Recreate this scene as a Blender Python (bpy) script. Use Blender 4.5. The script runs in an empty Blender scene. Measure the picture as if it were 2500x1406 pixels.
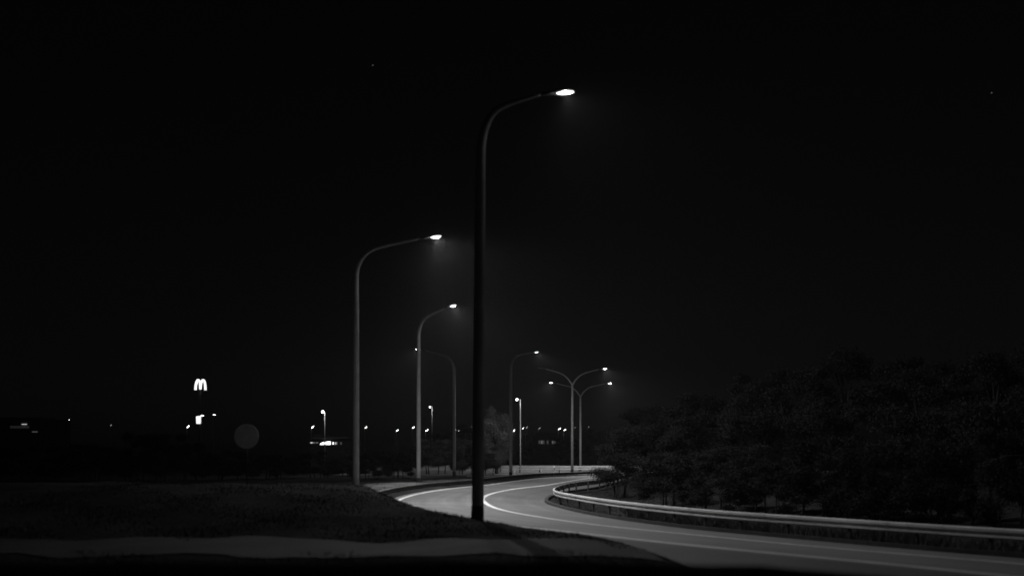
import bpy, math, random
import numpy as np
from mathutils import Vector, Matrix

rnd = random.Random(7)
rng = np.random.default_rng(11)
R = math.radians
scene = bpy.context.scene
COL = scene.collection

# ------------------------------------------------------------------ camera, sky, exposure
CAMZ = 1.72
F = 2500 * 35 / 36.0            # focal length in photograph pixels
YH = 1121.0                     # the horizon's row in the photograph
cam = bpy.data.cameras.new('camera')
camo = bpy.data.objects.new('camera', cam)
COL.objects.link(camo)
camo.location = (0, 0, CAMZ)
camo.rotation_euler = (R(90), 0, 0)
cam.lens = 35
cam.sensor_width = 36
cam.shift_y = (YH - 703) / 2500
cam.clip_start = 0.1
cam.clip_end = 20000
cam.dof.use_dof = True
cam.dof.focus_distance = 95
cam.dof.aperture_fstop = 0.6
scene.camera = camo

world = bpy.data.worlds.new('World')
scene.world = world
world.use_nodes = True
nt = world.node_tree
bg = nt.nodes['Background']
sky = nt.nodes.new('ShaderNodeTexSky')
sky.sky_type = 'NISHITA'
sky.sun_disc = False
sky.sun_elevation = R(4)
sky.sun_rotation = R(200)
bw = nt.nodes.new('ShaderNodeRGBToBW')
nt.links.new(sky.outputs[0], bw.inputs[0])
nt.links.new(bw.outputs[0], bg.inputs[0])
bg.inputs[1].default_value = 0.0007

vs = scene.view_settings
vs.view_transform = 'Standard'
vs.look = 'None'
vs.exposure = 0.0
vs.gamma = 1.0
scene.cycles.filter_width = 1.7
scene.cycles.use_light_tree = True
scene.cycles.use_denoising = True
scene.cycles.max_bounces = 5
scene.cycles.volume_bounces = 0
scene.cycles.sample_clamp_indirect = 2.0
LAMP_W = 5200.0                  # watts of a road lamp at this exposure
HAZE = 1.5e-4

# ------------------------------------------------------------------ helpers
def at(px, py, D):
    """world point seen at photograph pixel (px, py) at depth D"""
    return Vector(((px - 1250) / F * D, D, CAMZ - (py - YH) / F * D))

def mesh_obj(name, verts, faces, mat, parent=None, smooth=False):
    me = bpy.data.meshes.new(name)
    me.from_pydata([tuple(v) for v in verts], [], [tuple(f) for f in faces])
    me.validate()
    me.update()
    if mat: me.materials.append(mat)
    if smooth: me.polygons.foreach_set('use_smooth', [len(p.vertices) < 5 for p in me.polygons])
    o = bpy.data.objects.new(name, me)
    COL.objects.link(o)
    if parent: o.parent = parent
    return o

def quads_mesh(name, V, mat):
    """V: (n,4,3) array of quads -> mesh data"""
    n = len(V)
    me = bpy.data.meshes.new(name)
    me.vertices.add(n * 4); me.vertices.foreach_set('co', V.reshape(-1).astype(np.float32))
    me.loops.add(n * 4); me.loops.foreach_set('vertex_index', np.arange(n * 4, dtype=np.int32))
    me.polygons.add(n)
    me.polygons.foreach_set('loop_start', np.arange(0, n * 4, 4, dtype=np.int32))
    me.polygons.foreach_set('loop_total', np.full(n, 4, dtype=np.int32))
    me.update(calc_edges=True)
    me.materials.append(mat)
    return me

def tris_mesh(name, V, mat):
    n = len(V)
    me = bpy.data.meshes.new(name)
    me.vertices.add(n * 3); me.vertices.foreach_set('co', V.reshape(-1).astype(np.float32))
    me.loops.add(n * 3); me.loops.foreach_set('vertex_index', np.arange(n * 3, dtype=np.int32))
    me.polygons.add(n)
    me.polygons.foreach_set('loop_start', np.arange(0, n * 3, 3, dtype=np.int32))
    me.polygons.foreach_set('loop_total', np.full(n, 3, dtype=np.int32))
    me.update(calc_edges=True)
    me.materials.append(mat)
    return me

def link(name, me, parent=None, loc=None):
    o = bpy.data.objects.new(name, me)
    COL.objects.link(o)
    if parent: o.parent = parent
    if loc is not None: o.location = loc
    return o

def empty(name, loc, rz=0.0):
    o = bpy.data.objects.new(name, None)
    COL.objects.link(o)
    o.location = loc
    o.rotation_euler = (0, 0, rz)
    o.empty_display_size = 0.3
    return o

def tag(o, label=None, cat=None, group=None, kind=None):
    if label: o['label'] = label
    if cat: o['category'] = cat
    if group: o['group'] = group
    if kind: o['kind'] = kind
    return o

def copy_tree(o, parent=None):
    c = o.copy(); COL.objects.link(c)
    if parent: c.parent = parent
    for ch in list(o.children): copy_tree(ch, c)
    return c

def box_geo(x0, x1, y0, y1, z0, z1):
    v = [(x0,y0,z0),(x1,y0,z0),(x1,y1,z0),(x0,y1,z0),(x0,y0,z1),(x1,y0,z1),(x1,y1,z1),(x0,y1,z1)]
    f = [(0,3,2,1),(4,5,6,7),(0,1,5,4),(1,2,6,5),(2,3,7,6),(3,0,4,7)]
    return v, f

def merge(*geos):
    V, Fc = [], []
    for v, f in geos:
        b = len(V); V += list(v); Fc += [tuple(i + b for i in q) for q in f]
    return V, Fc

def tube_geo(pts, radii, n=12, cap=True):
    pts = [Vector(p) for p in pts]
    V, Fc = [], []
    up = None
    for i, p in enumerate(pts):
        t = (pts[min(i+1, len(pts)-1)] - pts[max(i-1, 0)]).normalized()
        if up is None:
            up = t.orthogonal().normalized()
        up = (up - t * up.dot(t))
        up = up.normalized() if up.length > 1e-6 else t.orthogonal().normalized()
        w = t.cross(up)
        for k in range(n):
            a = 2 * math.pi * k / n
            V.append(p + (up * math.cos(a) + w * math.sin(a)) * radii[i])
        if i:
            b = i * n
            for k in range(n):
                Fc.append((b-n+k, b-n+(k+1) % n, b+(k+1) % n, b+k))
    if cap:
        Fc.append(tuple(range(n-1, -1, -1)))
        b = (len(pts)-1) * n
        Fc.append(tuple(range(b, b+n)))
    return V, Fc

def smooth_path(pts, sub=6):
    P = [Vector(p) for p in pts]
    P = [P[0]*2-P[1]] + P + [P[-1]*2-P[-2]]
    out = []
    for i in range(1, len(P)-2):
        for k in range(sub):
            t = k / sub
            a, b, c, d = P[i-1], P[i], P[i+1], P[i+2]
            out.append(0.5*((2*b)+(c-a)*t+(2*a-5*b+4*c-d)*t*t+(3*b-a-3*c+d)*t**3))
    out.append(P[-2])
    return out

def sstep(a, b, x):
    t = np.clip((x - a) / (b - a), 0, 1)
    return t * t * (3 - 2 * t)

# ------------------------------------------------------------------ materials (the photograph is black and white)
def mat_noise(name, c0, c1, scale=4.0, rough=0.8, bump=0.0, bscale=60.0, metallic=0.0, detail=8.0, spec=0.3, big=None):
    m = bpy.data.materials.new(name); m.use_nodes = True
    t = m.node_tree; b = t.nodes['Principled BSDF']
    tc = t.nodes.new('ShaderNodeTexCoord')
    n = t.nodes.new('ShaderNodeTexNoise'); n.inputs['Scale'].default_value = scale; n.inputs['Detail'].default_value = detail
    n.inputs['Roughness'].default_value = 0.65
    t.links.new(tc.outputs['Object'], n.inputs['Vector'])
    r = t.nodes.new('ShaderNodeValToRGB')
    r.color_ramp.elements[0].position = 0.3; r.color_ramp.elements[1].position = 0.7
    r.color_ramp.elements[0].color = (c0, c0, c0, 1); r.color_ramp.elements[1].color = (c1, c1, c1, 1)
    t.links.new(n.outputs['Fac'], r.inputs['Fac'])
    col = r.outputs['Color']
    if big:
        n2 = t.nodes.new('ShaderNodeTexNoise'); n2.inputs['Scale'].default_value = big[0]; n2.inputs['Detail'].default_value = 4
        t.links.new(tc.outputs['Object'], n2.inputs['Vector'])
        mr = t.nodes.new('ShaderNodeMapRange')
        mr.inputs['From Min'].default_value = 0.32; mr.inputs['From Max'].default_value = 0.68
        mr.inputs['To Min'].default_value = big[1]; mr.inputs['To Max'].default_value = big[2]
        t.links.new(n2.outputs['Fac'], mr.inputs['Value'])
        mx = t.nodes.new('ShaderNodeMix'); mx.data_type = 'RGBA'; mx.blend_type = 'MULTIPLY'
        mx.inputs['Factor'].default_value = 1
        t.links.new(col, mx.inputs[6]); t.links.new(mr.outputs['Result'], mx.inputs[7])
        col = mx.outputs[2]
    t.links.new(col, b.inputs['Base Color'])
    b.inputs['Roughness'].default_value = rough
    b.inputs['Metallic'].default_value = metallic
    b.inputs['Specular IOR Level'].default_value = spec
    if bump:
        nb = t.nodes.new('ShaderNodeTexNoise'); nb.inputs['Scale'].default_value = bscale; nb.inputs['Detail'].default_value = 4
        t.links.new(tc.outputs['Object'], nb.inputs['Vector'])
        bp = t.nodes.new('ShaderNodeBump'); bp.inputs['Strength'].default_value = bump; bp.inputs['Distance'].default_value = 0.05
        t.links.new(nb.outputs['Fac'], bp.inputs['Height'])
        t.links.new(bp.outputs['Normal'], b.inputs['Normal'])
    return m

def mat_emit(name, strength, base=0.8):
    m = bpy.data.materials.new(name); m.use_nodes = True
    b = m.node_tree.nodes['Principled BSDF']
    b.inputs['Base Color'].default_value = (base, base, base, 1)
    b.inputs['Emission Color'].default_value = (1, 1, 1, 1)
    b.inputs['Emission Strength'].default_value = strength
    return m

M = {}
M['asphalt'] = mat_noise('asphalt', 0.105, 0.155, 26.0, 0.75, 0.35, 90, big=(0.35, 0.78, 1.12), spec=0.35)
M['asphalt_far'] = mat_noise('asphalt_far', 0.12, 0.17, 8.0, 0.8, 0.1, 40, big=(0.2, 0.8, 1.1))
M['paint'] = mat_noise('road_paint', 0.62, 0.82, 9.0, 0.6, 0.1, 80, big=(1.3, 0.8, 1.1))
M['grass_ground'] = mat_noise('grass_ground', 0.022, 0.05, 5.0, 1.0, 0.6, 14, big=(0.45, 0.6, 1.25), spec=0.0)
M['grass'] = mat_noise('grass_blade', 0.028, 0.058, 1.5, 0.8, spec=0.1)
M['leaf'] = mat_noise('leaf', 0.018, 0.038, 0.8, 1.0, spec=0.0)
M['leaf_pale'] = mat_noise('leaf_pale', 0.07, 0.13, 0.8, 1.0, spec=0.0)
M['bark'] = mat_noise('bark', 0.014, 0.028, 9.0, 0.9, 0.5, 30)
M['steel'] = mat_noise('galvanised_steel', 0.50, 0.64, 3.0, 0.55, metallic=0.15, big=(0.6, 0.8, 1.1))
M['steel_dark'] = mat_noise('dark_steel', 0.05, 0.10, 3.0, 0.7, big=(0.6, 0.7, 1.1))  # dark copy of the steel; shade on outer rail and posts put into colour
M['pole'] = mat_noise('pole_paint', 0.30, 0.40, 2.5, 0.7, 0.05, 40, big=(0.7, 0.8, 1.1))
M['sleeve'] = mat_noise('dark_sleeve', 0.015, 0.03, 6.0, 0.9)
M['housing'] = mat_noise('lamp_housing', 0.04, 0.07, 6.0, 0.5)
M['concrete'] = mat_noise('concrete', 0.26, 0.36, 3.0, 0.85, 0.2, 40, big=(0.5, 0.75, 1.1))
M['kerb'] = mat_noise('dark_kerb', 0.03, 0.055, 4.0, 0.9, 0.3, 40)
M['white_plastic'] = mat_noise('white_plastic', 0.6, 0.75, 4.0, 0.5)
M['dark'] = mat_noise('dark_wall', 0.05, 0.09, 2.0, 0.8)
M['render'] = mat_noise('grey_render', 0.18, 0.26, 2.0, 0.85)
M['disc_grey'] = mat_noise('dull_grey', 0.30, 0.45, 5.0, 0.7)
M['lens'] = mat_emit('lit_lens', 5)
M['lens_dim'] = mat_emit('faint_lens', 1.6)
M['lens_off'] = mat_noise('unlit_lens', 0.25, 0.3, 3.0, 0.4)
M['far_lens'] = mat_emit('far_lit_lens', 9)
M['far_lens_dim'] = mat_emit('far_faint_lens', 0.6)
M['sign_light'] = mat_emit('backlit_sign', 1.25)
M['window_lit'] = mat_emit('lit_window', 2.6)
M['window_dim'] = mat_emit('dim_window', 0.10)
M['window_faint'] = mat_emit('faint_window', 0.035)
M['strip'] = mat_emit('glow_strip', 0.6)
M['star'] = mat_emit('star_light', 0.16)

# ------------------------------------------------------------------ the road's line (inner edge line), as a curve on the ground
A_px = [(2500,1376,0),(2300,1359,0),(2100,1343,0),(1900,1325,0),(1700,1305,0),(1540,1290,0),(1400,1274,0),(1260,1252,0),
        (1204,1238,0),(1184,1226,0),(1176,1218,0),(1184,1210,.03),(1204,1203,.07),(1232,1197,.10),(1260,1192,.13),
        (1327,1185,.20),(1380,1176,.26),(1440,1167,.32)]
ctrl = []
for x, y, z in A_px:
    D = F * (CAMZ - z) / (y - YH)
    ctrl.append(((x - 1250) / F * D, D, z))
pre = [(8.4 + .555 * d, 16.4 - .832 * d, 0) for d in (30, 20, 10, 5)]
post = [(5.8 + .46 * d + .004 * d * d, 74 + .88 * d - .002 * d * d, min(.42, .32 + .006 * d)) for d in (6, 14, 24, 36, 50)]
dense = np.array([tuple(p) for p in smooth_path(pre + ctrl + post, 12)])
# resample evenly and smooth
def resample(P, step):
    s = np.concatenate([[0], np.cumsum(np.linalg.norm(np.diff(P[:, :2], axis=0), axis=1))])
    q = np.arange(0, s[-1], step)
    return np.stack([np.interp(q, s, P[:, k]) for k in range(3)], 1)
C = resample(dense, 0.4)
for it in range(24):
    C[1:-1] = (C[:-2] + 2 * C[1:-1] + C[2:]) / 4
T = np.gradient(C[:, :2], axis=0); T /= np.linalg.norm(T, axis=1)[:, None]
N = np.stack([-T[:, 1], T[:, 0]], 1)          # outward: towards the outer edge line
apex = int(np.argmin(C[:, 0]))
bank = 0.20 * (1 - sstep(0, 1, (np.arange(len(C)) - apex + 45) / 50.0))

_j = np.arange(len(C)) - apex
shrink = sstep(-30, 2, _j)                     # the inner shoulder narrows at the bend's apex
IN_EDGE = -3.2 + .45*shrink
IN_RAIL = -4.15 + .95*shrink
OUT_EDGE = 3.9 + 3.0*sstep(4.6, 8.8, C[:, 0])*(_j < 0)     # the near outer shoulder is paved wider

def prof(u, i):
    """cross-section of the road and its shoulders: height at lateral u of station i"""
    u = np.asarray(u, float)
    return C[i, 2] + np.where(u < 0, 0.07 * np.maximum(u, -4.6), bank[i] * np.minimum(u, 3.9) / 3.5)

def lateral(X, Y):
    X = np.asarray(X, float).ravel(); Y = np.asarray(Y, float).ravel()
    best = np.zeros(len(X), int)
    for k in range(0, len(X), 4000):
        d = (X[k:k+4000, None] - C[None, :, 0])**2 + (Y[k:k+4000, None] - C[None, :, 1])**2
        best[k:k+4000] = d.argmin(1)
    dx = X - C[best, 0]; dy = Y - C[best, 1]
    dist = np.hypot(dx, dy)
    sg = np.sign(dx * N[best, 0] + dy * N[best, 1])
    return dist * np.where(sg == 0, 1, sg), best

def hash_noise(X, Y, s):
    return (np.sin(X * 1.7 * s + 1.3) * np.cos(Y * 1.3 * s + .7) + .5 * np.sin(X * 3.9 * s + Y * 2.3 * s) + .3 * np.sin(Y * 6.1 * s - X * 4.7 * s))

def ground_z(X, Y, under=True):
    X = np.asarray(X, float); Y = np.asarray(Y, float)
    sh = X.shape
    Xf, Yf = X.ravel(), Y.ravel()
    u, i = lateral(Xf, Yf)
    base = prof(u, i)
    # outside the outer edge: the foreground bank, and the rising verge beyond the bend
    zf = np.interp(Xf, [-60, -20, -8, -4.6, -3.1, -.8, .6, 1.3, 4, 8], [1.0, 1.05, 1.0, .92, .66, .46, .42, .36, .24, .18])
    zf = .36 + (zf - .36) * np.where(zf > .36, sstep(15, 28, Yf), 1)
    zfar = .10 + .28 * sstep(38, 58, Yf)
    tgt = zf + (zfar - zf) * sstep(30, 38, Yf)
    tgt = tgt + .03 * hash_noise(Xf, Yf, .6)
    oe = OUT_EDGE[i]
    z = np.where(u > oe, base + (tgt - base) * sstep(0, np.where(Yf < 36, .95, 1.4), u - oe), base)
    # inside the bend: a gentle rise under the trees
    z = np.where(u < -5, z + .5 * sstep(5, 14, -u) + .04 * hash_noise(Xf, Yf, .5) * sstep(5, 7, -u), z)
    # the far flat
    fl = sstep(76, 84, Yf) * sstep(3.9, 6, np.abs(u))
    z = z + (.38 - z) * fl
    # added near bank below the lens; steep front stays dark as foreground shade
    zr = np.interp(Xf, [-30, .6, 1.6, 2.6, 4, 8], [1.085, 1.085, 1.06, .97, .6, .2])
    rid = np.where(Yf > 6.0, 1 - sstep(6.0, 9.5, Yf), sstep(5.2, 6.0, Yf))
    ridz = zr + .012 * hash_noise(Xf, Yf, 1.6)
    z = np.where(Yf < 9.5, np.where(ridz > z, z + (ridz - z) * rid, z), z)
    z = np.where(Yf < 5.2, .25, z)
    if under:
        z = np.where((u > IN_EDGE[i]-.02) & (u < OUT_EDGE[i]-.05), z - .05, z)
    return z.reshape(sh)

def gz(x, y):
    return float(ground_z(np.array([x]), np.array([y]), False)[0])

def grow(start, stop, step, k):
    out = [start]
    while out[-1] < stop:
        out.append(out[-1] + step); step *= k
    return out
ys = sorted(set([round(v, 3) for v in list(np.arange(4.6, 10, .2)) + list(np.arange(10, 82, .4)) + list(np.arange(82, 130, 1.2))]
        + [-v for v in grow(-4.2, 3000, 1.5, 1.5)] + grow(130, 3000, 3, 1.35)))
xs = sorted(set([round(v, 3) for v in np.arange(-14, 22, .4)] + [-v for v in grow(14.2, 3000, .8, 1.25)] + grow(22.2, 3000, .8, 1.25)))
GX, GY = np.meshgrid(xs, ys)
GZ = ground_z(GX, GY)
nx, ny = len(xs), len(ys)
gv = np.stack([GX.ravel(), GY.ravel(), GZ.ravel()], 1)
gf = [(j*nx+i, j*nx+i+1, (j+1)*nx+i+1, (j+1)*nx+i) for j in range(ny-1) for i in range(nx-1)]
tag(mesh_obj('ground', gv.tolist(), gf, M['grass_ground'], smooth=True), kind='structure')

# ------------------------------------------------------------------ road, edge lines, kerb
def ribbon(name, us, dz, mat, parent=None, i0=0, i1=None, step=1):
    idx = list(range(i0, len(C) if i1 is None else i1, step))
    V, Fc = [], []
    n = len(us)
    for r, i in enumerate(idx):
        for u in us:
            if u < -3: u = IN_EDGE[i]
            elif u > 3.95: u = max(3.95, OUT_EDGE[i])
            p = C[i, :2] + N[i] * u
            V.append((p[0], p[1], float(prof(u, i)) + dz))
        if r:
            b = r * n
            for k in range(n-1):
                Fc.append((b-n+k, b-n+k+1, b+k+1, b+k))
    Fc = [tuple(reversed(f)) for f in Fc]
    o = mesh_obj(name, V, Fc, mat, parent, smooth=True)
    uv = o.data.uv_layers.new(name='along')
    for l in o.data.loops:
        r, k = divmod(l.vertex_index, n)
        uv.data[l.index].uv = (us[k], idx[r]*.4)
    return o
road = tag(ribbon('road', [-3.2, -1.8, -.9, 0, 1.2, 2.4, 3.5, 3.9], 0.0, M['asphalt']), kind='structure')
ribbon('edge_line', [-.10, .10], .004, M['paint'], road)['label'] = 'worn white inner edge line of the bend'
ribbon('edge_line', [3.40, 3.60], .004, M['paint'], road)['label'] = 'worn white outer edge line of the bend'
M['asphalt_old'] = mat_noise('old_asphalt', 0.04, 0.062, 12.0, 0.85, 0.3, 60, big=(0.6, 0.75, 1.15))
tag(ribbon('shoulder', [3.9, 4.5], .0, M['asphalt_old']), kind='structure')
# the dim near lane before the bank
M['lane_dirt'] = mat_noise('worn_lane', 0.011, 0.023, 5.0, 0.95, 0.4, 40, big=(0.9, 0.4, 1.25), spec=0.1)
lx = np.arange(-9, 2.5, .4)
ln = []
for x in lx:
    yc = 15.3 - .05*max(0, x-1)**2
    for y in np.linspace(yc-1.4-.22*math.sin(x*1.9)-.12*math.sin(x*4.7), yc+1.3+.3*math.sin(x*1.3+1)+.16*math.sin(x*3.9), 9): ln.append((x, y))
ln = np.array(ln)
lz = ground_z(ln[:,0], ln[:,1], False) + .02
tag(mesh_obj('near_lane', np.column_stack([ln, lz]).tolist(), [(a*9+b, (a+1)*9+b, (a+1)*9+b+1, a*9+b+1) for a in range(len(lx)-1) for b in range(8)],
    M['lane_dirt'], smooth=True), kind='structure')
def wheel_tracks(m):
    t = m.node_tree; b = t.nodes['Principled BSDF']
    src = b.inputs['Base Color'].links[0].from_socket
    uvn = t.nodes.new('ShaderNodeUVMap'); uvn.uv_map = 'along'
    mp = t.nodes.new('ShaderNodeMapping'); mp.inputs['Scale'].default_value = (2.2, .06, 1)
    nz = t.nodes.new('ShaderNodeTexNoise'); nz.inputs['Scale'].default_value = 1.0; nz.inputs['Detail'].default_value = 5
    mr = t.nodes.new('ShaderNodeMapRange')
    mr.inputs['From Min'].default_value = .3; mr.inputs['From Max'].default_value = .7
    mr.inputs['To Min'].default_value = .72; mr.inputs['To Max'].default_value = 1.15
    mx = t.nodes.new('ShaderNodeMix'); mx.data_type = 'RGBA'; mx.blend_type = 'MULTIPLY'; mx.inputs['Factor'].default_value = 1
    t.links.new(uvn.outputs[0], mp.inputs[0]); t.links.new(mp.outputs[0], nz.inputs['Vector'])
    t.links.new(nz.outputs['Fac'], mr.inputs['Value'])
    t.links.new(src, mx.inputs[6]); t.links.new(mr.outputs['Result'], mx.inputs[7])
    t.links.new(mx.outputs[2], b.inputs['Base Color'])
wheel_tracks(M['asphalt'])
# gravel verge behind the outer rail, its pale tone stands for lamp-lit ground
M['gravel'] = mat_noise('gravel', 0.09, 0.19, 6.0, 0.95, 0.6, 30, big=(0.5, 0.5, 1.15), spec=0.1)
V, Fc = [], []
vi = list(range(apex-6, apex+62))
for r, i in enumerate(vi):
    fade = min(1, (r+2)/10, (len(vi)-r)/14)
    for k in range(7):
        u = 4.95 + (2.9*fade + .35*math.sin(i*.7) + .2*math.sin(i*1.9)) * k/6
        p = C[i, :2] + N[i]*u
        V.append([p[0], p[1], 0])
    if r:
        for k in range(6): Fc.append((r*7-7+k, r*7+k, r*7+k+1, r*7-7+k+1))
V = np.array(V); V[:,2] = ground_z(V[:,0], V[:,1], False) + .03
tag(mesh_obj('gravel_verge', V.tolist(), [tuple(reversed(f)) for f in Fc], M['gravel'], smooth=True), kind='structure')
# low dark kerb along the inner shoulder
V, Fc = [], []
ki = list(range(0, len(C)))
for r, i in enumerate(ki):
    for du, dz in ((0, -.05), (0, .10), (-.16, .10), (-.16, -.05)):
        u = IN_EDGE[i] + du
        p = C[i, :2] + N[i] * u
        V.append((p[0], p[1], float(prof(u, i)) + dz))
    if r:
        b = r * 4
        for k in range(3): Fc.append((b-4+k, b-4+k+1, b+k+1, b+k))
tag(mesh_obj('kerb', V, Fc, M['kerb']), kind='structure')

# the wide carriageway beyond the bend
hv, hf = box_geo(-16, 15, 85.5, 121.5, .2, .40)
highway = tag(mesh_obj('far_carriageway', hv, hf, M['asphalt_far']), kind='structure')
for y in (88.0, 104.5, 112.0, 119.5):
    mesh_obj('edge_line', [(-16, y-.12, .404), (15, y-.12, .404), (15, y+.12, .404), (-16, y+.12, .404)], [(0,1,2,3)], M['paint'], highway)

# ------------------------------------------------------------------ guard rails
WP = [(0,.312),(.03,.312),(.105,.285),(.105,.212),(.012,.178),(.012,.112),(.072,.086),(.072,.040),(.02,.012),(0,0)]
WB = [(d-.006, z) for d, z in reversed(WP)]
LOOP = WP + WB
def guard_rail(name, u0, side, top, i0, i1, mat, label, scale=1.0, reflect=()):
    U = u0 if isinstance(u0, np.ndarray) else np.full(len(C), u0)
    u0 = U[i0]
    root = empty(name, (C[i0,0]+N[i0,0]*u0, C[i0,1]+N[i0,1]*u0, 0))
    org = root.location.copy()
    V, Fc = [], []
    n = len(LOOP)
    for r, i in enumerate(range(i0, i1)):
        u0 = U[i]
        for d, z in LOOP:
            u = u0 + side * d * scale
            p = C[i, :2] + N[i] * u
            V.append((p[0]-org.x, p[1]-org.y, float(prof(u0, i)) + top - .312*scale + z*scale))
        if r:
            b = r * n
            for k in range(n):
                Fc.append((b-n+k, b-n+(k+1) % n, b+(k+1) % n, b+k))
    mesh_obj('rail_beam', V, Fc, mat, root)
    # C-section posts behind the beam
    hgt = top + .25
    pv, pf = merge(box_geo(-.03,.03,-.004,.004,-.25,top-.02), box_geo(-.03,-.024,.006,.06,-.25,top-.02), box_geo(.024,.03,.006,.06,-.25,top-.02))
    pm = bpy.data.meshes.new('post'); pm.from_pydata(pv, [], pf); pm.materials.append(M['steel_dark'])
    for i in range(i0+2, i1-1, 5):
        u0 = U[i]
        p = C[i, :2] + N[i] * (u0 - side*.012)
        o = link('post', pm, root, (p[0]-org.x, p[1]-org.y, float(prof(u0, i))))
        d = -N[i]*side
        o.rotation_euler = (0, 0, math.atan2(d[1], d[0]) - math.pi/2)
    for i in range(i0+4, i1-2, 10):                 # lapped joints of the beam
        V, Fc = [], []
        for r, j in enumerate((i, i+1)):
            for d, z in LOOP:
                u = U[j] + side*(d*scale + .007)
                p = C[j, :2] + N[j]*u
                V.append((p[0]-org.x, p[1]-org.y, float(prof(U[j], j)) + top - .312*scale + z*scale + .002))
        Fc = [(k, (k+1) % n, n+(k+1) % n, n+k) for k in range(n)]
        mesh_obj('rail_joint', V, Fc, mat, root)
    rv, rf = box_geo(-.05,.05,-.01,.02,-.045,.045)
    rm = bpy.data.meshes.new('reflector'); rm.from_pydata(rv, [], rf); rm.materials.append(M['steel'])
    for i in reflect:
        u0 = U[i]
        p = C[i, :2] + N[i] * (u0 + side*.03)
        o = link('reflector', rm, root, (p[0]-org.x, p[1]-org.y, float(prof(u0, i)) + top - .155*scale))
        d = N[i]*side
        o.rotation_euler = (0, 0, math.atan2(d[1], d[0]) - math.pi/2)
    return tag(root, label, 'guard rail')
near_i = 45
rr = guard_rail('guard_rail', IN_RAIL, 1, .57, near_i, min(len(C)-40, apex+125), M['steel'],
    'bright steel guard rail curving along the inner side of the bend to the right edge', .76,
    reflect=[apex-38, apex-12])
guard_rail('guard_rail', 4.55, -1, .33, apex-22, min(len(C)-60, apex+110), M['steel_dark'],
    'low guard rail round the outer far side of the bend, coloured dark for shade', .72)

# ------------------------------------------------------------------ street lamps
PROF = [(0,0),(0,2.5),(0,5),(0,7.2),(0,8.3),(.03,8.62),(.13,8.92),(.32,9.20),(.62,9.42),(1.0,9.55),(1.5,9.67),(2.0,9.77),(2.55,9.88)]
def ellip_half(a, b, c, top, n=20, m=6, ph=1.0):
    """half ellipsoid shell closed by a flat face, long axis x; ph > 1 squares the plan"""
    V, Fc = [], []
    for j in range(m):
        t = (math.pi/2) * j / m
        for k in range(n):
            th = 2*math.pi*k/n
            cx, cy = math.cos(th), math.sin(th)
            V.append((a*math.cos(t)*cx, b*math.cos(t)*math.copysign(abs(cy)**ph, cy), (c if top else -c)*math.sin(t)))
        if j:
            q = j*n
            for k in range(n): Fc.append((q-n+k, q-n+(k+1) % n, q+(k+1) % n, q+k))
    V.append((0, 0, c if top else -c)); e = len(V)-1; q = (m-1)*n
    for k in range(n): Fc.append((q+k, q+(k+1) % n, e))
    Fc.append(tuple(range(n-1, -1, -1)))
    return V, Fc

hous_v, hous_f = merge(ellip_half(.31, .135, .09, True, ph=.9), tube_geo([(-.62,0,-.01),(-.20,0,.02)], [.036,.05], 10))
lens_v, lens_f = ellip_half(.20, .12, .045, False, ph=1.25)
lensf_v, lensf_f = ellip_half(.21, .085, .018, False, ph=1.3)
def me_of(name, v, f, mat, smooth=True):
    me = bpy.data.meshes.new(name); me.from_pydata([tuple(p) for p in v], [], f); me.materials.append(mat)
    if smooth: me.polygons.foreach_set('use_smooth', [len(p.vertices) < 5 for p in me.polygons])
    return me
HOUS = me_of('housing', hous_v, hous_f, M['housing'])
LENS = {k: me_of('lens', *( (lens_v, lens_f) if k == 'lit' else (lensf_v, lensf_f)), M[{'lit':'lens','flat':'lens','dim':'lens_dim','off':'lens_off'}[k]]) for k in ('lit','flat','dim','off')}

def lamp_optics(light, side, nadir):
    """photometric distribution of the luminaire: full downwards, part of it sideways, none back along its own arm"""
    light.use_nodes = True
    t = light.node_tree; e = [n for n in t.nodes if n.type == 'EMISSION'][0]
    tc = t.nodes.new('ShaderNodeTexCoord'); sx = t.nodes.new('ShaderNodeSeparateXYZ')
    t.links.new(tc.outputs['Normal'], sx.inputs[0])
    def mth(op, a, b=None):
        n = t.nodes.new('ShaderNodeMath'); n.operation = op
        for k, q in enumerate((a, b)):
            if q is None: continue
            if isinstance(q, (int, float)): n.inputs[k].default_value = q
            else: t.links.new(q, n.inputs[k])
        return n.outputs[0]
    def mapr(v, a, b, c, d):
        n = t.nodes.new('ShaderNodeMapRange'); n.interpolation_type = 'SMOOTHSTEP'
        t.links.new(v, n.inputs['Value'])
        for k, q in zip(('From Min','From Max','To Min','To Max'), (a, b, c, d)): n.inputs[k].default_value = q
        return n.outputs['Result']
    down = mapr(mth('MULTIPLY', sx.outputs['Z'], -1.0), 0.06, .48, side, 1.0)
    house = mapr(sx.outputs['X'], -.75, -.05, .18, 1.0)          # less light on the house side
    down = mth('MULTIPLY', down, house)
    back = mth('MAXIMUM', mth('MULTIPLY', sx.outputs['X'], -1.0), .0005)
    ratio = mth('DIVIDE', mth('ABSOLUTE', sx.outputs['Y']), back)
    notch = mapr(ratio, .12, .75, 0.10, 1.0)
    if nadir: notch = mth('MAXIMUM', notch, mapr(mth('MULTIPLY', sx.outputs['Z'], -1.0), .90, .97, 0.0, 1.0))
    t.links.new(mth('MULTIPLY', down, notch), e.inputs['Strength'])

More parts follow.
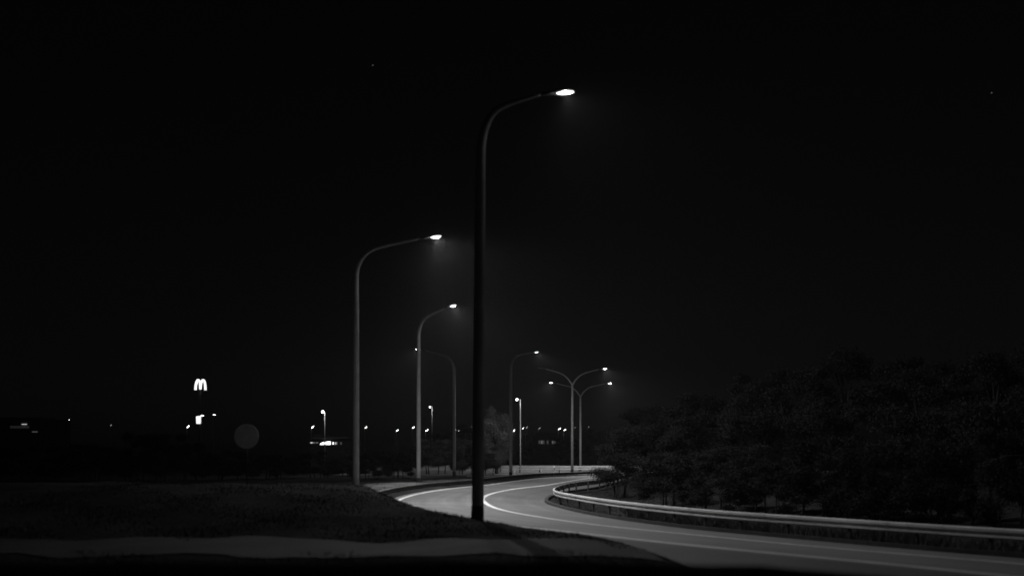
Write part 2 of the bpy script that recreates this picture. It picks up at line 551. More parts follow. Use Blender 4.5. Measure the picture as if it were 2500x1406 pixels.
def lamp_head(root, base, az, r, z, state, power, aim, tilt=8, side=.07, nadir=True):
    """housing with its lens and the lamp's light, at arm length r in direction az"""
    h = link('lamp_head', HOUS, root)
    h.location = (math.cos(az)*r, math.sin(az)*r, z)
    h.rotation_euler = (0, -R(tilt), az)
    l = link('lens', LENS[state], h)
    l.location = (.07, 0, -.004)
    if state in ('lit', 'flat', 'dim') and power > 0:
        p = bpy.data.lights.new('lamp_light', 'POINT')
        p.energy = power; p.shadow_soft_size = .04
        lamp_optics(p, side, nadir)
        po = bpy.data.objects.new('lamp_light', p); COL.objects.link(po)
        po.parent = h; po.location = (.07, 0, -.07)
    return h

def arm_pts(az, profile, lean=(0,0)):
    return [Vector((math.cos(az)*r + lean[0]*z, math.sin(az)*r + lean[1]*z, z)) for r, z in profile]

def single_lamp(px, D, base_z, az, label, state='lit', power=1.0, rscale=1.0, aim=(0,0), lean=(0,0), tilt=8, side=.07, nadir=True, girth=1.0):
    X = (px-1250)/F*D
    root = empty('street_lamp', (X, D, base_z))
    pf = [(r*rscale, z) for r, z in PROF]
    k = 4
    pole = arm_pts(az, pf, lean)
    rad = [.128,.123,.117,.110,.104,.098,.088,.078,.068,.058,.049,.042,.036]
    pts = smooth_path(pole, 3)
    rad = [q*girth for q in rad]
    v, f = tube_geo(pts, list(np.interp(np.linspace(0, 12, len(pts)), range(13), rad)), 18)
    mesh_obj('pole', v, f, M['pole'], root, True)
    v, f = tube_geo([(0,0,-.4),(0,0,.36)], [.136*girth,.134*girth], 18)
    mesh_obj('base_sleeve', v, f, M['sleeve'], root, True)
    v, f = merge(box_geo(-.05,.05,-.132*girth,-.116*girth,.75,1.15))
    mesh_obj('service_door', v, f, M['pole'], root)
    e = pole[-1]
    h = lamp_head(root, base_z, az, 2.55*rscale+.45, 9.93, state, LAMP_W*power, aim, tilt, side, nadir)
    h.location = (e.x + math.cos(az)*.52, e.y + math.sin(az)*.52, e.z + .52*math.sin(R(tilt)))
    return tag(root, label, 'street lamp')

def double_lamp(px, D, base_z, az, label, states, powers, rmax=3.1):
    X = (px-1250)/F*D
    root = empty('street_lamp', (X, D, base_z))
    v, f = tube_geo([(0,0,0),(0,0,4),(0,0,8.45)], [.135,.118,.098], 16)
    mesh_obj('pole', v, f, M['pole'], root, True)
    v, f = tube_geo([(0,0,-.4),(0,0,.36)], [.142,.140], 16)
    mesh_obj('base_sleeve', v, f, M['sleeve'], root, True)
    for s, (st, pw) in enumerate(zip(states, powers)):
        a = az + s*math.pi
        q = rmax-.5
        pfl = [(0,8.4),(.12,8.62),(.38,8.98),(.75,9.32),(1.2,9.56),(1.8*q/2.6,9.74),(q,9.95)]
        pts = smooth_path(arm_pts(a, pfl), 3)
        v, f = tube_geo(pts, list(np.linspace(.085,.038,len(pts))), 12)
        mesh_obj('arm', v, f, M['pole'], root, True)
        h = lamp_head(root, base_z, a, q+.5, 10.0, st, LAMP_W*pw, (0,0))
    return tag(root, label, 'street lamp')

single_lamp(1166, 22.8, .30, R(12), 'nearest and tallest-looking street lamp, dark pole on the grass bank', rscale=.55, lean=(.008,0), power=.18, state='flat', nadir=False, girth=1.08)
single_lamp(869, 38.2, .32, R(2), 'grey-lit street lamp standing left of the bend, its head to the right', power=1.05, rscale=.97)
single_lamp(1022, 57.0, .30, R(-38), 'street lamp on the far verge with a black sleeve round its foot', power=.8, rscale=.80)
single_lamp(1109, 79.0, .40, R(195), 'street lamp before the dark bushes, its arm bent back to the left', state='dim', power=.3, rscale=.92)
single_lamp(1247, 78.0, .40, R(48), 'street lamp beside the drooping pale tree, arm bent to the right', state='flat', power=.55)
double_lamp(1397, 95.0, .38, R(5), 'nearer double-armed street lamp with its left head unlit', ('lit','off'), (.9,0))
double_lamp(1417, 113.0, .38, R(6), 'farther double-armed street lamp with both heads lit', ('lit','lit'), (.6,.6), 3.3)

# ------------------------------------------------------------------ far small lamps
def far_lamp(px, py, D, label, az=35, dim=False, size=1.0, tall=None, group='small lit lamps in the far distance'):
    hp = at(px, py, D)
    g = .38 if D > 84 else 0
    if tall:                                  # straight column with a round lantern on a short bracket
        cx = (tall-px)/F*D
        root = empty('column_lamp', (hp.x+cx, D, g))
        H = hp.z - g
        v, f = tube_geo([(0,0,0),(0,0,H*.5),(0,0,H+.02)], [.075,.065,.05], 10)
        mesh_obj('pole', v, f, M['steel'], root, True)
        v, f = tube_geo([(0,-.02,H-.05),(-cx*.6,-.02,H+.05),(-cx,-.02,H+.26*size)], [.03,.03,.03], 8)
        mesh_obj('bracket', v, f, M['housing'], root, True)
        n = 16
        r = .17*size
        V, Fc = tube_geo([(0,0,math.sin(t)*r) for t in np.linspace(-1.5,1.5,9)], [max(.01, math.cos(t)*r) for t in np.linspace(-1.5,1.5,9)], n)
        o = mesh_obj('lantern', V, Fc, M['far_lens'], root, True)
        o.location = (-cx, -.05, H)
        p = bpy.data.lights.new('lamp_light', 'POINT'); p.energy = 60; p.shadow_soft_size = .2
        po = bpy.data.objects.new('lamp_light', p); COL.objects.link(po); po.parent = root
        po.location = (-cx, -.6, H-.05)
        return tag(root, label, 'street lamp')
    root = empty('small_street_lamp', (hp.x, D, g))
    H = hp.z - g
    v, f = tube_geo([(-.28*size,0,0),(-.28*size,0,H-.5*size),(-.26*size,0,H-.22*size)], [.09,.07,.07], 8)
    mesh_obj('pole', v, f, M['steel'], root, True)
    a = R(az)
    V, Fc = merge(ellip_half(.36*size, .16*size, .07*size, True, 12, 4), )
    h = mesh_obj('lamp_head', V, Fc, M['housing'], root, True)
    h.location = (0, 0, H+.02); h.rotation_euler = (0, -a, 0)
    V, Fc = ellip_half(.33*size, .14*size, .12*size, False, 12, 4)
    l = mesh_obj('lens', V, Fc, M['far_lens_dim' if dim else 'far_lens'], h, True)
    return tag(root, label, 'street lamp', group)

FL = [
 (168,1026,220,'tiny lamp farthest left, beyond the dark field',60,False,.55),
 (271,1038,230,'tiny faint lamp left of the lit letter sign, second from the left',50,True,.6),
 (459,1041,190,'small lamp just left of the bright panel below the lit letter',45,False,.9),
 (494,1015,196,'small lamp close above the bright panel below the lit letter',170,False,.9),
 (523,1013,190,'small lamp just right of the bright panel below the lit letter',175,False,.8),
 (763,1042,170,'small lamp left of the tall column lamp by the lit pavilion',40,False,.85),
 (893,1043,200,'small lamp just right of the second large street lamp pole',45,False,.75),
 (970,1050,200,'small lamp midway between the second and third large lamp poles',35,False,.75),
 (1009,1043,210,'small lamp just left of the third large lamp pole',40,False,.8),
 (1042,1050,190,'small lamp just right of the third large lamp pole',35,False,.9),
 (1112,1049,240,'tiny lamp touching the fourth large lamp pole',20,False,.5),
 (1120,1051,240,'tiny lamp close right of the fourth large lamp pole',30,False,.65),
 (1138,1051,240,'tiny lamp right of the fourth pole, before the nearest lamp pole',25,False,.6),
 (1151,1042,240,'faint raised tiny lamp at the left edge of the nearest lamp pole',50,True,.7),
 (1254,1051,190,'bright small lamp right beside the fifth large lamp pole',40,False,.9),
 (1277,1045,200,'small lamp just right of the slim leaning column lamp',40,False,.6),
 (1286,1043,205,'faint small lamp over the pale lit box',55,True,.8),
 (1317,1045,210,'faint small lamp above the dim lit windows',40,True,.8),
 (1366,1046,190,'bright small lamp left of the double-armed lamps',35,False,.85),
 (1379,1049,190,'small lamp close left of the nearer double-armed lamp',25,False,.7),
 (1404,1043,240,'faint speck of a lamp between the two double-armed lamp poles',40,True,.55),
 (1437,1042,240,'faint speck of a lamp farthest right, by the dark trees',40,True,.55),
]
for px, py, D, lb, az, dim, s in FL: far_lamp(px, py, D, lb, az, dim, s)
far_lamp(788, 1005, 135, 'tall slim column lamp with a round head before the lit pavilion', tall=793, size=1.0)
far_lamp(1050, 993, 170, 'slim column lamp between the third and fourth large lamp poles', tall=1055, size=.7)
far_lamp(1262, 975, 123, 'slim slightly leaning column lamp right of the drooping pale tree', tall=1270.5, size=.75)

# ------------------------------------------------------------------ letter sign on its pylon
sp = at(489.5, 939, 200)
PX = 200 / F                                   # metres per photograph pixel there
pyl = empty('pylon_sign', (sp.x, 200, .38))
v, f = tube_geo([(-.1,0,0),(-.1,0,sp.z-.38-1.0)], [.26,.22], 14)
mesh_obj('pylon', v, f, M['dark'], pyl, True)
# the letter: two tall rounded arches, drawn as centre lines and swept
def sweep_flat(path, widths, depth):
    V, Fc = [], []
    for i, (x, z) in enumerate(path):
        a = path[max(i-1,0)]; b = path[min(i+1,len(path)-1)]
        tx, tz = b[0]-a[0], b[1]-a[1]; L = math.hypot(tx, tz)
        nx_, nz_ = -tz/L, tx/L
        w = widths[i]/2
        for sy in (-depth/2, depth/2):
            V.append((x+nx_*w, sy, z+nz_*w)); V.append((x-nx_*w, sy, z-nz_*w))
        if i:
            p = (i-1)*4; q = i*4
            Fc += [(p,p+1,q+1,q),(p+2,q+2,q+3,p+3),(p,q,q+2,p+2),(p+1,p+3,q+3,q+1)]
    Fc += [(0,2,3,1), ((len(path)-1)*4, (len(path)-1)*4+1, (len(path)-1)*4+3, (len(path)-1)*4+2)]
    return V, Fc
def arch(x_out, x_in, xtop, zo, zi, ztop):
    out = []
    for t in np.linspace(0, 1, 12):
        out.append((x_out + (xtop-x_out)*(1-math.cos(t*math.pi/2))**1.0, zo + (ztop-zo)*math.sin(t*math.pi/2)))
    for t in np.linspace(0, 1, 12)[1:]:
        out.append((xtop + (x_in-xtop)*math.sin(t*math.pi/2)**1.0*1.0, 0))
    # inner limb mirrors the outer one
    inner = [(x_in + (xtop-x_in)*(1-math.cos(t*math.pi/2)), zi + (ztop-zi)*math.sin(t*math.pi/2)) for t in np.linspace(1, 0, 12)[1:]]
    return out[:12] + inner
p1 = [(x*PX, z*PX) for x, z in arch(-12.2, -.6, -5.2, -12.6, -11.0, 12.2)]
p2 = [(x*PX, z*PX) for x, z in arch(12.0, -.2, 6.8, -13.0, -11.0, 12.0)]
wd = list(np.interp(np.linspace(0,1,len(p1)), [0,.3,.5,.7,1], [4.4,4.2,3.6,3.8,4.0])*PX)
g1 = sweep_flat(p1, wd, .45); g2 = sweep_flat(p2, wd, .45)
g2 = ([(x, y-.01, z) for x, y, z in g2[0]], g2[1])
v, f = merge(g1, g2)
mm = mesh_obj('arched_letter', v, f, M['sign_light'], pyl)
mm.location = (0, 0, sp.z-.38)
mm['label'] = 'brightly lit white letter M of two rounded arches'
bp_ = at(486.5, 1024.5, 200)
bx0, bz0 = bp_.x - sp.x, bp_.z - .38
w = 6.2*PX; h_ = 9.6*PX
v = [(bx0-w, -.45, bz0+h_*.86), (bx0-w*.86, -.45, bz0-h_), (bx0+w, -.45, bz0-h_), (bx0+w, -.45, bz0+h_)]
v = v + [(x, -.20, z) for x, _, z in v]
f = [(0,1,2,3),(4,7,6,5),(0,4,5,1),(1,5,6,2),(2,6,7,3),(3,7,4,0)]
mesh_obj('sign_panel', v, f, M['sign_light'], pyl)
tag(pyl, 'tall pylon with a brightly lit white letter above a bright panel', 'sign')

# ------------------------------------------------------------------ far buildings
def pavilion():
    D = 150; k = D/F
    o = at(803, 1081, D)
    root = empty('pavilion', (o.x, D, .38))
    z0 = o.z - .38
    v, f = box_geo(-48*k, 62*k, .3, 7, 0, z0+8*k)
    mesh_obj('wall', v, f, M['dark'], root)
    v, f = merge(box_geo(-40*k, 48*k, -1.3, 7.4, z0+10*k, z0+15*k), box_geo(-42*k, -8*k, -1.5, 7.6, z0+16.5*k, z0+19*k))
    mesh_obj('flat_roof', v, f, M['render'], root)
    # the arched glazed hall: panes under a curved head
    def hd(x):                       # head curve, x in photo pixels from the pavilion's middle
        return -4 + 8*math.sqrt(max(0, 1-((x-1)/24)**2)) if x < 1 else 4.0 - max(0, x-6)*.12
    xs_ = [-23, -14, -8.3, -7.2, 0, 4]
    for a, b in ((-23,-8.6),(-7.4,0),(.3,3.4)):
        pts = [(x*k, (hd(x))*k) for x in np.linspace(a, b, 8)]
        n = len(pts)
        V = [(x, .26, z0+z) for x, z in pts] + [(x, .26, z0-4*k) for x, _ in pts]
        mesh_obj('pane', V, [(i+n, i+1+n, i+1, i) for i in range(n-1)], M['window_lit'], root)
    for a, b, mt in ((4.2,6.0,'window_dim'),(6.6,8.4,'window_dim'),(8.9,11,'window_lit'),(11.8,14,'window_dim'),(14.8,17,'strip'),(17.8,20,'window_dim'),
                     (-46,-40,'strip'),(-39,-34,'window_dim'),(-32,-27,'window_dim'),(27,31,'window_faint')):
        lo, hi_ = (-3.6, 2.4) if a > 0 else (-.6, 2.2)
        fr = mesh_obj('window_frame', *box_geo((a-.4)*k, (b+.4)*k, .22, .3, z0+(lo-.4)*k, z0+(hi_+.4)*k), M['housing'], root)
        mesh_obj('pane', *box_geo(a*k, b*k, .20, .218, z0+lo*k, z0+hi_*k), M[mt], fr)
    tag(root, 'low flat-roofed pavilion with a brightly lit arched glass front', 'building')
pavilion()

def house():
    D = 200; k = D/F
    o = at(1334, 1079, D)
    root = empty('far_house', (o.x, D, .38)); z0 = o.z-.38
    mesh_obj('wall', *box_geo(-34*k, 40*k, .3, 9, 0, z0+14*k), M['dark'], root)
    x0, x1, zz, zr_ = -37*k, 43*k, z0+14*k, z0+26*k
    mesh_obj('roof', [(x0,-.2,zz),(x1,-.2,zz),(x1,9.4,zz),(x0,9.4,zz),(x0+1.5,4.6,zr_),(x1-1.5,4.6,zr_)],
             [(0,1,5,4),(2,3,4,5),(1,2,5),(3,0,4),(0,3,2,1)], M['dark'], root)
    for a, b, mt in ((-19,-15,'window_faint'),(-13.5,-9,'window_dim'),(-8,-5,'window_faint'),(1,5,'window_faint'),(14,17.5,'window_dim'),(18.5,23,'window_faint')):
        fr = mesh_obj('window_frame', *box_geo((a-.6)*k, (b+.6)*k, .22, .3, z0-4.6*k, z0+4.6*k), M['housing'], root)
        mesh_obj('pane', *box_geo(a*k, b*k, .20, .218, z0-4*k, z0+4*k), M[mt], fr)
    tag(root, 'dark far house with a row of dim lit windows', 'house')
house()

def lit_box():
    D = 185; k = D/F
    o = at(1281, 1053, D)
    root = empty('billboard', (o.x, D, .38)); z0 = o.z-.38
    for s in (-4, 5): mesh_obj('leg', *tube_geo([(s*k,.1,0),(s*k,.1,z0+3*k)], [.07,.07], 8), M['steel_dark'], root)
    mesh_obj('board', *box_geo(-7*k, 7*k, -.05, .05, z0-6*k, z0+4.5*k), M['concrete'], root)
    mesh_obj('board_edge', *box_geo(-7.3*k, 7.3*k, -.09, .09, z0-7*k, z0-6*k), M['white_plastic'], root)
    tag(root, 'small pale board dimly lit under two far lamps', 'billboard')
lit_box()

def kiosk():
    D = 190; k = D/F
    o = at(967, 1068, D)
    root = empty('kiosk', (o.x, D, .38)); z0 = o.z-.38
    mesh_obj('wall', *box_geo(-5*k, 5*k, 0, 1.2, 0, z0), M['render'], root)
    x0, x1 = -6*k, 6*k
    mesh_obj('roof', [(x0,-.3,z0+.5*k),(x1,-.3,z0+.5*k),(x1,1.5,z0+.5*k),(x0,1.5,z0+.5*k),(x0*.4,.6,z0+4*k),(x1*.4,.6,z0+4*k)],
             [(0,1,5,4),(2,3,4,5),(1,2,5),(3,0,4),(0,3,2,1)], M['concrete'], root)
    tag(root, 'small pale kiosk roof under a far lamp between large poles', 'kiosk')
kiosk()

def shed():  # building and glowing strips added to carry faint reflected streaks
    D = 170; k = D/F
    o = at(56, 1041, D)
    root = empty('long_building', (o.x, D, .38)); z0 = o.z-.38
    mesh_obj('wall', *box_geo(-60*k, 40*k, .3, 12, 0, z0+20*k), M['dark'], root)
    mesh_obj('parapet', *box_geo(-62*k, 42*k, .1, 12.2, z0+20*k, z0+22*k), M['dark'], root)
    fr = mesh_obj('window', *box_geo(-34*k, 15*k, .22, .3, z0-5*k, z0+3*k), M['housing'], root)
    mesh_obj('pane', *box_geo(-33*k, 14*k, .2, .218, z0-4*k, z0+2.2*k), mat_emit('very_faint_glow', .008), fr)
    mesh_obj('glow_strip', *box_geo(-4*k, 8*k, .12, .2, z0+5*k, z0+6.6*k), M['strip'], root)
    mesh_obj('glow_strip', *box_geo(21*k, 34*k, .12, .28, z0-13*k, z0-12*k), mat_emit('weak_glow_strip', .12), root)
    tag(root, 'added long dark building with two thin glowing strips at the left edge', 'building')
shed()

# ------------------------------------------------------------------ things by the far carriageway
def far_barrier():
    root = empty('concrete_barrier', (0, 123.5, .38))
    pv = [(-.30,0),(.30,0),(.22,.10),(.13,.25),(.10,.58),(-.10,.58),(-.13,.25),(-.22,.10)]
    n = len(pv); L = 3.96
    V = [(0,y,z) for y,z in pv] + [(L,y,z) for y,z in pv]
    Fc = [(i,(i+1)%n,(i+1)%n+n,i+n) for i in range(n)] + [tuple(range(n-1,-1,-1)), tuple(range(n,2*n))]
    me = me_of('barrier_block', V, Fc, M['concrete'], False)
    for j in range(-4, 5): link('barrier_block', me, root, (j*4.0-2.3, 0, rnd.uniform(-.02,.02)))
    tag(root, 'long pale concrete barrier beyond the far carriageway', 'barrier')
far_barrier()

def low_rail():
    # two-rail steel barrier standing in the strip where the double lamps stand
    root = empty('steel_barrier', (0, 101.0, .40))
    for z in (.28, .52):
        mesh_obj('rail_beam', *box_geo(-1.5, 14, -.04, .04, z, z+.13), M['steel'], root)
    pm = me_of('post', *box_geo(-.05,.05,.045,.12,0,.66), M['steel_dark'], False)
    for j in range(8): link('post', pm, root, (-1.2+j*2.0, 0, 0))
    tag(root, 'low two-rail steel barrier crossing behind the double-armed lamps', 'barrier')
low_rail()

DEL = me_of('delineator_body', [(-.06,-.05,0),(.06,-.05,0),(.05,.05,0),(-.05,.05,0),(-.06,-.05,.78),(.06,-.05,.78),(.05,.05,.88),(-.05,.05,.88)],
            [(0,3,2,1),(4,5,6,7),(0,1,5,4),(1,2,6,5),(2,3,7,6),(3,0,4,7)], M['white_plastic'], False)
RFL = me_of('reflector', *box_geo(-.035,.035,-.06,-.052,.52,.70), M['housing'], False)
def delineator(px, D, s, label):
    o = empty('delineator_post', ((px-1250)/F*D, D, .38 if D < 85.5 else .40))
    o.scale = (s*1.15, s, s)
    link('post_body', DEL, o); link('reflector', RFL, o)
    tag(o, label, 'marker post', 'white marker posts by the far carriageway')
delineator(1353, 83, .9, 'brightest white marker post left of the nearer double-armed lamp')
delineator(1441, 84.5, .70, 'white marker post right of both double-armed lamps, by the dark trees')
delineator(1321, 108, .66, 'faint small marker post by the far barrier, left of the bright one')
delineator(1257, 92, .60, 'faint marker post just right of the fifth large lamp pole')

def kerb_strip():
    pts = [at(1140, 1166, 75), at(1185, 1163.8, 75.5), at(1240, 1161.2, 76)]
    V, Fc = [], []
    for i, p in enumerate(pts):
        for dy, z in ((-.25,.30),(-.25,.49),(.25,.49),(.25,.30)):
            V.append((p.x, p.y+dy, z))
        if i:
            b = i*4
            for k in range(4): Fc.append((b-4+k, b-4+(k+1)%4, b+(k+1)%4, b+k))
    Fc += [(0,1,2,3), (11,10,9,8)]
    tag(mesh_obj('concrete_slab', V, Fc, M['concrete']), 'thin pale concrete slab edge left of the fifth large lamp pole', 'slab')
kerb_strip()

def grey_disc():  # disc and post added to stand for a soft blurred grey spot
    D = 30.0
    c = at(603, 1065, D)
    g = gz(c.x, D)
    root = empty('grey_disc', (c.x, D, g))
    mesh_obj('post', *tube_geo([(0,0,-.2),(0,0,c.z-g+.2)], [.018,.018], 10), M['sleeve'], root, True)
    r = .37
    v, f = tube_geo([(0,-.05,0),(0,-.056,0),(0,-.068,0)], [r*.97, r, r], 40)
    d = mesh_obj('disc', v, f, M['disc_grey'], root)
    d.location = (0, 0, c.z-g)
    for z in (-.18, .18):
        mesh_obj('clamp', *box_geo(-.12,.12,-.046,-.032,c.z-g+z-.02,c.z-g+z+.02), M['steel_dark'], root)
    tag(root, 'dim grey round disc on an added thin post in the dark field', 'road sign')
grey_disc()

# ------------------------------------------------------------------ trees and shrubs
def crown_quads(n, clumps, rx, ry, rz, leaf, seed, flat_bottom=0.0, droop=0.0, skirt=False):
    g = np.random.default_rng(seed)
    d = g.normal(size=(clumps, 3)); d /= np.linalg.norm(d, axis=1)[:, None]
    rad = g.uniform(.45, 1.0, clumps)**.6
    lump = 1 + .22*np.sin(d[:,0]*5+seed) * np.cos(d[:,2]*4+seed*2)
    cc = d * (rad*lump)[:, None] * np.array([rx, ry, rz])
    if skirt:
        lo = d[:,2] < .15
        xy = d[lo,:2] / np.maximum(np.linalg.norm(d[lo,:2], axis=1), .05)[:,None]
        cc[lo,0] = xy[:,0]*rx*rad[lo]*lump[lo]*.95; cc[lo,1] = xy[:,1]*ry*rad[lo]*lump[lo]*.95
    if flat_bottom: cc[:,2] = np.maximum(cc[:,2], -rz*flat_bottom)
    cs = g.uniform(.10, .26, clumps) * (rx+rz)/2
    which = g.integers(0, clumps, n)
    P = cc[which] + g.normal(size=(n,3)) * cs[which][:,None] * np.array([.62,.62,.45])
    if droop: P[:,2] -= droop*np.abs(g.normal(size=n))
    a = g.normal(size=(n,3)); a /= np.linalg.norm(a, axis=1)[:,None]
    b = g.normal(size=(n,3)); b -= a*(a*b).sum(1)[:,None]; b /= np.linalg.norm(b, axis=1)[:,None]
    s = (leaf*g.uniform(.6,1.4,n))[:,None]
    return np.stack([P-a*s, P+b*s*.45, P+a*s, P-b*s*.45], 1), cc

def make_plant(key, w, h, trunk_h, n, leaf, seed, mat, stems=1, droop=0.0):
    """returns (crown mesh, trunk mesh) for a plant of width w and height h"""
    rz = (h-trunk_h)/2*1.02
    q, cc = crown_quads(n, 46 if trunk_h > 1 else 34, w/2*.86, w/2*.86, rz*.9, leaf, seed, 0.0, droop, trunk_h < 1)
    zc = trunk_h + rz*.95
    q[:,:,2] += zc
    q[:,:,2] = np.maximum(q[:,:,2], .02)
    cm = quads_mesh('crown', q, mat)
    g = random.Random(seed)
    geos = []
    for s in range(stems):
        x0, y0 = (0,0) if stems == 1 else (g.uniform(-.2,.2)*w, g.uniform(-.2,.2)*w)
        top = Vector((x0+g.uniform(-.1,.1)*w, y0+g.uniform(-.1,.1)*w, zc+rz*.35))
        mid = Vector((x0+g.uniform(-.05,.05)*w, y0, zc*.5))
        r0 = .024*h if stems == 1 else .012*h
        geos.append(tube_geo(smooth_path([Vector((x0,y0,-.15)), mid, top], 4), list(np.linspace(r0, r0*.25, 9)), 8))
        for b in range(6 if stems == 1 else 2):
            t = g.uniform(.45,.85)
            st = Vector((x0,y0,0)).lerp(top, t); tgt = Vector(cc[g.randrange(len(cc))]); tgt.z += zc
            if tgt.z < st.z: tgt.z = st.z + .3
            geos.append(tube_geo([st, st.lerp(tgt,.5)+Vector((0,0,.12*rz)), tgt], [r0*.45, r0*.3, r0*.08], 6))
    tv, tf = merge(*geos)
    return cm, me_of('trunk', tv, tf, M['bark'])

PLANTS = {}
def proto(key, *a, **k):
    PLANTS[key] = make_plant(key, *a, **k)
proto('shrub_a', 3.2, 3.0, .15, 42000, .034, 3, M['leaf'], stems=4)
proto('shrub_b', 3.6, 2.6, .10, 42000, .034, 5, M['leaf'], stems=5)
proto('shrub_c', 2.6, 3.6, .15, 42000, .034, 8, M['leaf'], stems=4)
proto('tree_a', 5.0, 7.5, 1.8, 45000, .060, 13, M['leaf'])
proto('tree_b', 4.4, 8.2, 2.2, 45000, .060, 17, M['leaf'])
proto('tree_c', 5.6, 6.8, 1.6, 45000, .060, 23, M['leaf'])
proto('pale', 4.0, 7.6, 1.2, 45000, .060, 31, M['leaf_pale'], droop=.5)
SIZE = {'shrub_a':(3.2,3.0),'shrub_b':(3.6,2.6),'shrub_c':(2.6,3.6),'tree_a':(5.0,7.5),'tree_b':(4.4,8.2),'tree_c':(5.6,6.8),'pale':(4.0,7.6)}

def plant(key, px, D, wpx, ytop, label, group, rot=0.0):
    X = (px-1250)/F*D
    g = gz(X, D)
    w = wpx/F*D; zt = CAMZ - (ytop-YH)/F*D - g
    name = 'shrub' if key.startswith('shrub') else 'tree'
    o = empty(name, (X, D, g), rot)
    o.scale = (w/SIZE[key][0], w/SIZE[key][0], zt/SIZE[key][1])
    link('crown', PLANTS[key][0], o); link('trunk', PLANTS[key][1], o)
    return tag(o, label, name, group)

GR = 'trees and shrubs behind the bright guard rail'
RP = [
 ('shrub_c',1524,50,160,1035,'tall shrub at the left end of the dark growth behind the bright rail'),
 ('shrub_a',1625,41,190,1085,'second shrub from the left behind the bright guard rail'),
 ('shrub_b',1745,36.5,230,1120,'low spreading shrub in the dark gap behind the bright rail'),
 ('shrub_a',1880,33,230,1110,'shrub behind the bright rail below the darkest gap of the trees'),
 ('shrub_c',2010,31,220,1055,'upright shrub behind the bright rail, right of the dark gap'),
 ('shrub_b',2135,29,270,1065,'broad shrub behind the bright rail, third from the right edge'),
 ('shrub_a',2285,27.5,270,1040,'tall shrub behind the bright rail, second from the right edge'),
 ('shrub_b',2440,26,310,1030,'shrub cut by the right edge behind the bright rail'),
 ('shrub_b',1660,56,230,1050,'tall shrub behind the second shrub from the left, right of the bend'),
 ('shrub_a',1800,50,230,1070,'shrub standing behind the low spreading one in the dark gap'),
 ('tree_b',1570,66,170,985,'slim tree at the left end of the tree row on the right'),
 ('tree_a',1705,62,220,955,'second tree from the left in the row on the right'),
 ('tree_c',1880,56,270,880,'wide tree with faintly lit crown, third in the right row'),
 ('tree_b',2060,52,250,850,'tall tree fourth from the left in the row on the right'),
 ('tree_a',2240,48,290,860,'tree fifth from the left in the row on the right'),
 ('tree_c',2440,44,330,835,'tall tree cut by the right edge, last in the row'),
]
for j, (k, px, D, w, yt, lb) in enumerate(RP): plant(k, px, D, w, yt, lb, GR, j*1.3)
GC = 'shrubs and trees beyond the bend'
CP = [
 ('shrub_b',905,66,120,1098,'low shrub just right of the second large lamp pole'),
 ('shrub_a',968,72,120,1090,'shrub left of the lamp pole with the black sleeve'),
 ('shrub_c',1048,88,100,1068,'shrub between the third and fourth large lamp poles'),
 ('shrub_a',1095,92,90,1058,'shrub directly behind the fourth large lamp pole'),
 ('shrub_b',1140,88,110,1068,'dense shrub just left of the nearest lamp pole'),
 ('shrub_c',1186,86,80,1085,'shrub at the foot of the drooping pale tree'),
 ('pale',1212,92,100,985,'pale drooping tree left of the fifth large lamp pole'),
 ('shrub_b',1300,150,90,1078,'dark far shrub behind the slim leaning column lamp'),
 ('tree_c',1385,175,110,1062,'dark far tree behind the double-armed lamps, beyond the barrier'),
 ('tree_a',1450,165,100,1045,'dark far tree right of the double-armed lamps, beyond the barrier'),
 ('tree_c',1120,170,130,1030,'dark far tree behind the fourth large lamp pole'),
]
for j, (k, px, D, w, yt, lb) in enumerate(CP): plant(k, px, D, w, yt, lb, GC, j*2.1)
GL = 'shrubs in the dark field on the left'
LP = [
 ('shrub_b',60,60,230,1085,'dark low shrub at the left edge of the field'),
 ('shrub_a',215,64,200,1070,'dark shrub below the farthest left tiny lamps'),
 ('shrub_b',330,62,160,1050,'dark shrub left of the faintly lit pair below the letter sign'),
 ('shrub_c',405,58,120,1050,'faintly lit shrub left below the pylon with the letter'),
 ('shrub_a',462,62,120,1066,'faintly lit shrub straight below the bright sign panel'),
 ('shrub_b',560,64,150,1095,'low dark shrub left below the round grey disc'),
 ('shrub_a',672,68,140,1100,'low dark shrub right of the round grey disc'),
 ('shrub_b',775,72,150,1098,'low dark shrub before the lit pavilion'),
 ('shrub_a',845,78,110,1100,'low dark shrub hard left of the second large lamp pole'),
]
for j, (k, px, D, w, yt, lb) in enumerate(LP): plant(k, px, D, w, yt, lb, GL, j*1.7)

# ------------------------------------------------------------------ grass on the banks (uncountable)
def grass(name, n, xr, yr, hmin, hmax, cond, seed):
    g = np.random.default_rng(seed)
    X = g.uniform(*xr, n); Y = yr[0] + (yr[1]-yr[0])*g.uniform(0,1,n)**1.0
    u, i = lateral(X, Y)
    keep = cond(u, X, Y)
    X, Y = X[keep], Y[keep]
    Z = ground_z(X, Y, False) - .02
    m = len(X)
    h = g.uniform(hmin, hmax, m)*(1+.5*np.sin(X*1.9+Y*.7)*np.cos(Y*1.1))
    a = g.uniform(0, 2*np.pi, m); w = g.uniform(.006, .016, m)
    lean = g.normal(size=(m,2))*.35*h[:,None]
    b0 = np.stack([X-np.cos(a)*w, Y-np.sin(a)*w, Z], 1)
    b1 = np.stack([X+np.cos(a)*w, Y+np.sin(a)*w, Z], 1)
    t = np.stack([X+lean[:,0], Y+lean[:,1], Z+h], 1)
    return tag(link(name, tris_mesh(name, np.stack([b0,b1,t],1), M['grass'])), kind='stuff')
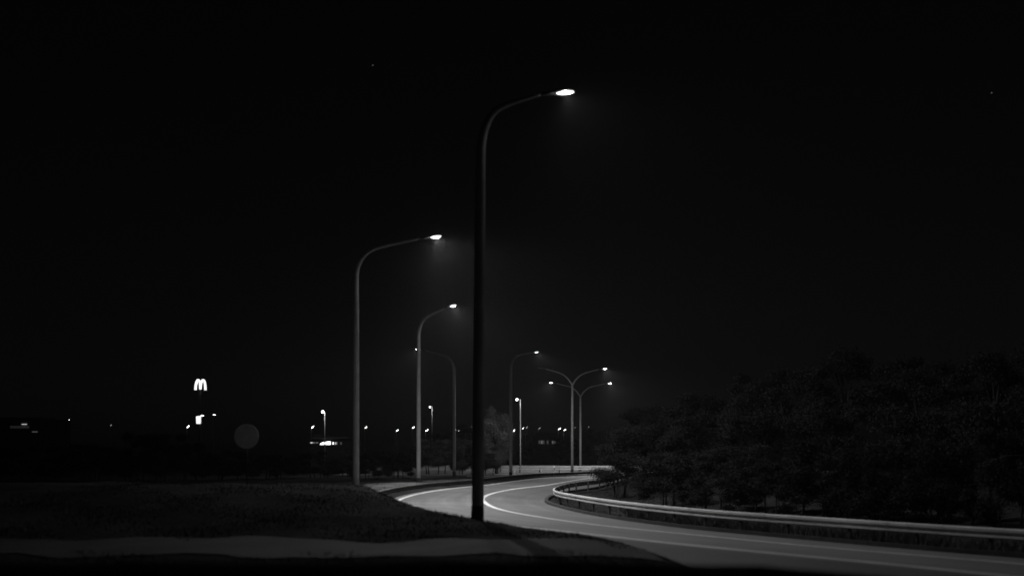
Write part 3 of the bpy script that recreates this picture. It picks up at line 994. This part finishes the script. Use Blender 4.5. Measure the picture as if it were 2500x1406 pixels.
grass('bank_grass', 90000, (-12, 8), (10, 33), .02, .075, lambda u, X, Y: (u > OUT_EDGE[lateral(X, Y)[1]]+.12) & ((np.abs(Y-15.3) > 1.35+.5*np.sin(X*3.7+Y*5)) | (X > 1.5)) & (np.abs(X) < .56*Y+1), 1)['label'] = 'short rough grass on the near bank'
grass('verge_grass', 110000, (-12, 14), (20, 78), .04, .14, lambda u, X, Y: ((u > 4.7) & (u < 10) & (Y > 33)) | ((u < -3.5) & (u > -9)), 2)['label'] = 'rough grass on the verges along the bend'

grass('weeds', 130000, (1.5, 24), (8, 40), .12, .34, lambda u, X, Y: (u < -3.55) & (u > -6.5) & (X > 4.2), 3)['label'] = 'rank weeds added to darken the ground under the bright guard rail'  # tall blades added so their own shadows darken this strip

# ------------------------------------------------------------------ a few stars, far outside the haze box
for px, py, s, lb in ((910,160,1.0,'brighter star streak high left of the nearest lamp head'),
                      (2421,227,1.1,'brighter star high near the right edge of the sky')):
    D = 9000
    p = at(px, py, D)
    r = 3.2*s
    v, f = tube_geo([(-r*2.2,0,-r*.7),(-r*.8,0,-r*.2),(r*.8,0,r*.3),(r*2.2,0,r*.8)], [r*.15,r*.8,r*.8,r*.15], 8)
    o = mesh_obj('star', v, f, M['star']); o.location = p
    tag(o, lb, 'star', 'faint stars in the black sky')

# ------------------------------------------------------------------ thin haze added to imitate lens glow round the lamps
v, f = box_geo(-3300, 3300, -3300, 3300, -2.0, 26)
hz = mesh_obj('haze', v, f, None)
hm = bpy.data.materials.new('glow_haze'); hm.use_nodes = True
t = hm.node_tree
for n in list(t.nodes):
    if n.type != 'OUTPUT_MATERIAL': t.nodes.remove(n)
out = [n for n in t.nodes if n.type == 'OUTPUT_MATERIAL'][0]
pvn = t.nodes.new('ShaderNodeVolumePrincipled')
pvn.inputs['Color'].default_value = (.9, .9, .9, 1)
pvn.inputs['Density'].default_value = HAZE
pvn.inputs['Anisotropy'].default_value = 0.2
t.links.new(pvn.outputs[0], out.inputs['Volume'])
hz.data.materials.append(hm)
tag(hz, 'thin haze added to imitate lens glow round the lamps', kind='stuff')
